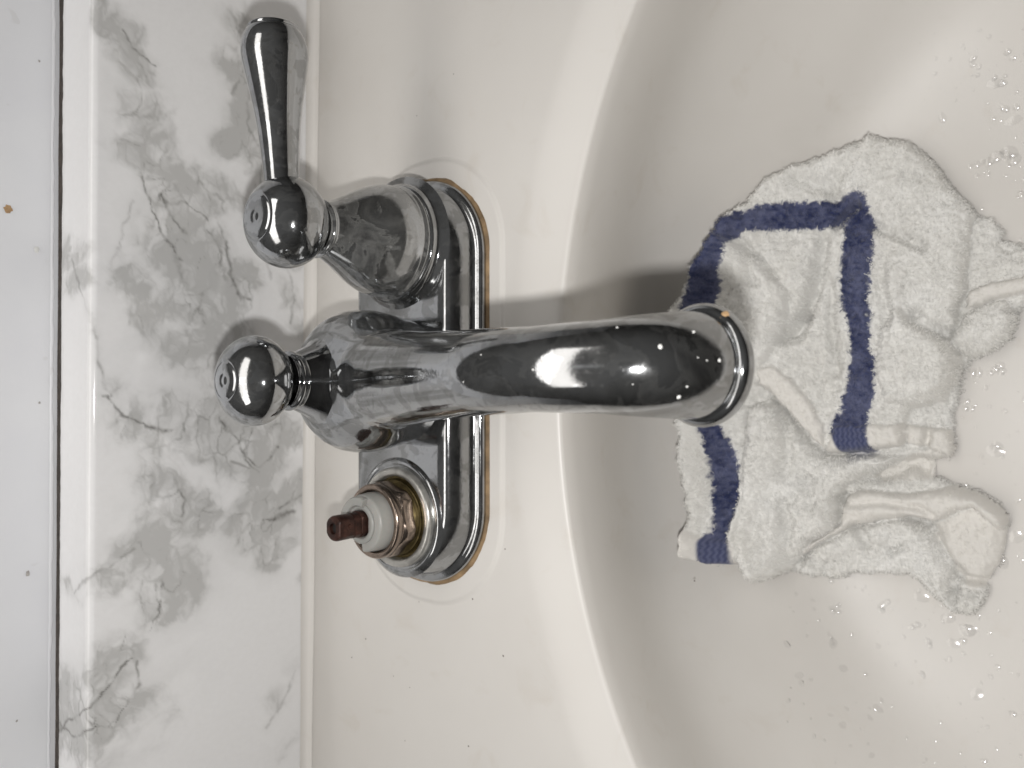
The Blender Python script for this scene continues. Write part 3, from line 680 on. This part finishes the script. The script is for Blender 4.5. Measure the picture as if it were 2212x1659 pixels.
# woven hems are smooth, the rest is looped pile
hem = np.zeros_like(X)
def soft(d): return smooth(-0.4, 0.5, d)
for d in (hemA, hemB, hemloop, flap2, diag, rband): hem = np.maximum(hem, soft(d))
bagflat = poly_sd(Xw, Yw, W5((1700,960),(1850,900),(1940,880),(2010,940),(2110,990),(2140,1000),(2100,1100),(2000,1320),(1900,1320),(1830,1250),(1760,1130),(1700,1040)))
hem = np.maximum(hem, soft(bagflat)); hem = np.maximum(hem, soft(poly_sd(Xw, Yw, W5((1560,560),(1830,500),(1830,600),(1700,700),(1400,720),(1330,690)))) * 0.9)
pile = 1 - hem
white = rng.normal(0, 1, X.shape)
blur = lambda a: (a + np.roll(a, 1, 0) + np.roll(a, -1, 0) + np.roll(a, 1, 1) + np.roll(a, -1, 1)) / 5
nz = blur(blur(white)); nz /= nz.std(); tuft = fbm(X, Y, 2.6, 3, 87)
H = H + pile * (0.34 * nz + 0.85 * tuft) + hem * (0.10 * nz + 0.16 * tuft + 0.09 * np.sin(3.1 * (X + 0.3 * Y)))
Z = bowl_z(X, Y) + np.maximum(H, 0.25) * step(sd + 0.25, 1.4)
# stripes woven into the cloth
stripe = np.zeros_like(X)
jx = X + pile * (0.28 * nz + 0.4 * fbm(X, Y, 1.3, 2, 91)); jy = Y + pile * (0.28 * np.roll(nz, 7, 0) + 0.4 * fbm(X, Y, 1.3, 2, 93))
def band(pts, w):
    global stripe
    d, par = seg_dist(jx, jy, pts); wid = np.interp(par, range(len(pts)), w) if hasattr(w, '__len__') else w
    stripe = np.maximum(stripe, smooth(0.55, -0.55, d - wid))
PXMM = 0.41340 * 310 / F_PX
band(W4((470,590),(440,690),(430,760),(425,850),(415,950),(405,1030),(400,1200),(395,1400)) , 50 * PXMM)
band(W5((405,330),(440,430),(490,540),(520,650),(548,760),(552,850),(545,950),(515,1010),(488,1040),(485,1200)), [2.8,3.0,3.6,4.1,4.4,4.3,3.2,3.0,3.9,3.9])
band(W4((440,600),(520,598),(600,570),(700,553),(850,545),(1000,548),(1100,540),(1165,500),(1205,480)), [2.6,3.4,3.9,4.7,5.1,5.2,5.0,4.2,2.4])
band(W4((1195,470),(1205,560),(1210,680),(1190,780),(1185,880),(1190,990),(1205,1080),(1210,1190),(1212,1240),(1225,1330),(1215,1450),(1190,1540),(1180,1660)), [3.0,4.4,5.2,5.3,5.3,5.0,4.0,3.4,3.4,4.6,4.8,4.4,4.5])
band(W5((1290,250),(1285,385)), 4.6)
band(W5((1240,405),(1260,460),(1290,540)), [5.8,5.8,5.4])
gap = np.minimum(seg_dist(jx, jy, W4((1040,640),(1120,570),(1195,510)))[0], 99); stripe *= smooth(0.6, 1.6, gap + 0.7 * (1 - smooth(6, 14, np.hypot(X - W4((1190,480))[0][0], Y - W4((1190,480))[0][1]))))
stripe *= soft(np.maximum.reduce([top + 0.5, leftstrip + 0.5]))
stripe *= 1 - smooth(0.3, 1.2, mid)
worn = 0.50 + 0.55 * fbm(X, Y, 9, 3, 95) + 0.22 * nz + 0.25 * fbm(X * 0.35, Y * 3, 2.2, 2, 97)
worn = worn * pile + hem * (0.5 + 0.5 * np.sin(X * 3.7 + 1.1 * np.sin(Y * 2.4)) * 0.55)
M = Mat('terry_cotton').set(Roughness=0.95, Sheen_Weight=0.25, Sheen_Roughness=0.5)
sp_, pl_, wr_ = M.attr('stripe'), M.attr('pile'), M.attr('worn')
tint = M.noise(45, 4, 0.6)
cot = M.ramp(tint, [(0.3, (0.80, 0.79, 0.755)), (0.7, (0.90, 0.895, 0.87))])
flat_ = M.mix(pl_, (0.80, 0.78, 0.74), cot)
blue = M.mix(wr_, (0.135, 0.15, 0.255), (0.018, 0.028, 0.095))
wv = M.n('ShaderNodeTexWave'); wv.inputs['Scale'].default_value = 320; wv.inputs['Distortion'].default_value = 3.0; wv.inputs['Detail'].default_value = 2; wv.inputs['Detail Scale'].default_value = 2.0
wv.bands_direction = 'X'; M.l(M.obj(), wv.inputs['Vector'])
M.l(M.mix(sp_, flat_, blue), M.b.inputs['Base Color'])
fz = M.noise(1500, 3, 0.7); M.bump(fz, 0.5, 0.0005)
TERRY = M.m
inq = (sd > 0); keep = inq[:-1, :-1] & inq[1:, :-1] & inq[1:, 1:] & inq[:-1, 1:]
cloth = empty('washcloth', (np.mean(xs_), np.mean(ys_), float(bowl_z(np.mean(xs_), np.mean(ys_)))), 'crumpled wet white terry washcloth with navy stripes lying in the bowl', 'washcloth')
org = np.array([np.mean(xs_), np.mean(ys_), float(bowl_z(np.mean(xs_), np.mean(ys_)))])
G = np.stack([X, Y, Z], -1) - org
cl_ob, used = grid_obj('cloth', G, TERRY, cloth, keep)
for nm, v in (('stripe', stripe), ('pile', pile), ('worn', np.clip(worn, 0, 1))): attr(cl_ob, nm, v.ravel()[used])
# loops of yarn standing out of the pile
gxz, gyz = np.gradient(Z, ST_); NX, NY = -gxz, -gyz; LN = np.sqrt(NX ** 2 + NY ** 2 + 1)
cand = np.argwhere((sd > 0.1) & (pile > rng.uniform(0, 0.9, X.shape) - 0.12)); edge = np.argwhere((sd > 0.05) & (sd < 1.3) & (pile > 0.5))
pick = np.concatenate([cand[rng.integers(0, len(cand), 32000)], edge[rng.integers(0, len(edge), 4200)]])
i, j = pick.T; n_ = len(i)
base_p = G[i, j]; nn = np.stack([NX[i, j], NY[i, j], np.ones(n_)], -1) / LN[i, j][:, None]
rd = rng.normal(0, 1, (n_, 3)); rd -= (rd * nn).sum(1)[:, None] * nn; rd /= np.linalg.norm(rd, axis=1)[:, None]
sdir = np.cross(nn, rd); Ln = rng.uniform(0.9, 2.3, n_)[:, None]; hw = 0.12
rows = []
for t, up, fw in ((0, -0.1, 0), (0.35, 0.42, 0.25), (0.7, 0.55, 0.62), (1.0, 0.25, 1.0)):
    c0 = base_p + nn * up * Ln * 0.75 + rd * fw * Ln * 0.8
    rows.append(c0 - sdir * hw); rows.append(c0 + sdir * hw)
FV = np.stack(rows, 1).reshape(-1, 3)
b0 = np.arange(n_)[:, None] * 8
FF = np.concatenate([b0 + np.array([2 * k, 2 * k + 1, 2 * k + 3, 2 * k + 2]) for k in range(3)], 0)
me = bpy.data.meshes.new('yarn_loops'); me.from_pydata((FV * S).tolist(), [], FF.tolist()); me.update(); me.materials.append(TERRY)
fo = bpy.data.objects.new('yarn_loops', me); sc.collection.objects.link(fo); fo.parent = cloth; fo['kind'] = 'stuff'
for nm, v in (('stripe', stripe), ('pile', pile), ('worn', np.clip(worn, 0, 1))): attr(fo, nm, np.repeat(v[i, j], 8))

# ------------------------------------------------------------------ water drops in the bowl
vs, fs = [], []
def drop(x, y, r, stretch=1.0, a0=0.0, hgt=0.15):
    e_ = 0.6; z0 = float(bowl_z(x, y)); nx = -(float(bowl_z(x + e_, y)) - float(bowl_z(x - e_, y))) / (2 * e_); ny = -(float(bowl_z(x, y + e_)) - float(bowl_z(x, y - e_))) / (2 * e_)
    n0 = np.array([nx, ny, 1.0]); n0 /= np.linalg.norm(n0); t = np.cross(n0, [0, 1, 0]); t /= np.linalg.norm(t); b = np.cross(n0, t)
    o = np.array([x, y, z0]); k0 = len(vs); m = 14; lv = 5; wob = 1 + 0.07 * np.sin(2 * np.arange(m) * 2 * np.pi / m + rng.uniform(0, 6)) + 0.05 * np.sin(3 * np.arange(m) * 2 * np.pi / m + rng.uniform(0, 6))
    vs.append(o + n0 * (r * hgt + 0.02))
    for q in range(1, lv + 1):
        f = q / lv
        for k in range(m):
            a = 2 * math.pi * k / m; rr = r * f * (1 + (wob[k] - 1) * f)
            u_, v_ = rr * stretch * math.cos(a), rr * math.sin(a)
            vs.append(o + t * (u_ * math.cos(a0) - v_ * math.sin(a0)) + b * (u_ * math.sin(a0) + v_ * math.cos(a0)) + n0 * (r * hgt * (1 - f * f) - 0.03 * f))
    for k in range(m): fs.append((k0, k0 + 1 + k, k0 + 1 + (k + 1) % m))
    for q in range(lv - 1):
        for k in range(m):
            a_, b_ = k0 + 1 + q * m + k, k0 + 1 + q * m + (k + 1) % m; fs.append((a_, a_ + m, b_ + m, b_))
def bowl_at(p):
    global OFFZ
    o_ = OFFZ; OFFZ = 0.0; q = on_bowl(p); OFFZ = o_; return q
KNOWN = [(2100,806,1.2),(2114,805,1.1),(2139,806,.9),(2150,797,1.1),(2160,790,1.2),(2164,802,1.1),(2128,838,.8),(2087,868,.9),(2085,883,.9),(2098,884,.9),(2152,965,1.5),(2085,1050,1.2),(2120,985,.7),(1797,1255,1.0),(1830,1270,.6),(1862,1275,.6),(1985,1275,.8),(1720,1283,.6),(1810,1310,.8),(1800,1320,.8),(1813,1322,.8),(1815,1305,.6),(1918,1300,.9),(1905,1318,.9),(1980,1350,1.0),(1970,1355,.8),(2048,1335,1.5),(2090,1360,1.6),(2080,1385,1.0),(2005,1385,.9),(2008,1395,.9),(2165,1215,1.6),(1700,1392,.9),(1770,1340,.5),
 (2080,540,1.1),(2135,350,1.3),(2150,340,1.6),(2180,330,1.9),(2190,345,1.6),(2110,355,.9),(2205,420,1.0),(2050,620,.7),(2160,560,.7),(2165,180,1.0),(2095,360,.7),(2170,235,1.1),(2195,232,.9),(2148,168,.8)]
for px, py, r in KNOWN:
    x, y = bowl_at((px, py)); drop(x, y, r * 1.45, rng.uniform(1, 1.35), rng.uniform(0, 3.14), 0.17)
for px, py, r, st_ in ((2170, 335, 2.0, 1.9), (2120, 352, 1.2, 2.2), (2190, 260, 2.0, 1.8), (2075, 440, 1.8, 1.5), (2150, 180, 2.2, 1.6), (2090, 1362, 2.6, 1.6), (2060, 1390, 2.0, 1.5), (2150, 975, 2.4, 1.4), (1990, 1290, 2.2, 1.6), (1905, 1310, 2.0, 1.3), (2195, 1160, 2.4, 1.2), (2110, 1500, 2.4, 1.4), (1800, 1315, 1.8, 1.2)):
    x, y = bowl_at((px, py)); drop(x, y, r, st_, rng.uniform(-0.5, 0.9), 0.07)
cnt = 0
while cnt < 270:
    px, py = rng.uniform(1650, 2260), rng.uniform(60, 1660)
    if (py < 1230 and py > 520 and px < 2060) or (py <= 520 and px < 1980) or (py >= 1230 and px < 1700): continue
    x, y = bowl_at((px, py))
    if poly_sd(np.array([x]), np.array([y]), OUT)[0] > -2: continue
    drop(x, y, float(rng.lognormal(-0.5, 0.42)), rng.uniform(1, 1.6), rng.uniform(0, 3.14)); cnt += 1
org = np.array([60.0, 0, float(bowl_z(60.0, 0.0))])
wd = mesh_obj('water_drops', np.array(vs) - org, fs, WATER, None)
wd.location = org * S; wd['kind'] = 'stuff'; wd['label'] = 'clear water drops beaded over the bowl around the washcloth'; wd['category'] = 'water'

# ------------------------------------------------------------------ grit on the deck
for k, (px, py, r) in enumerate(((1087, 1417, .55), (1021, 1294, .5), (1091, 1186, .4), (1012, 1612, .5), (885, 1485, .3), (850, 1460, .3), (905, 1300, .25), (760, 1420, .4), (790, 1380, .4), (1500, 1255, .4), (1065, 1100, .25), (900, 600 - 350, .3), (980, 160, .3), (875, 1600, .35))):
    z = 0.0 if px < 1180 else None
    if z is None: x, y = bowl_at((px, py)); p = np.array([x, y, float(bowl_z(x, y))])
    else: p = on_z(px, py, 0.0)
    blob('grit_speck', p - np.array([XC, 0, 0]), np.array([0, 0, 1.0]), r, 0.12, GRIT, sink, 200 + k, 8)
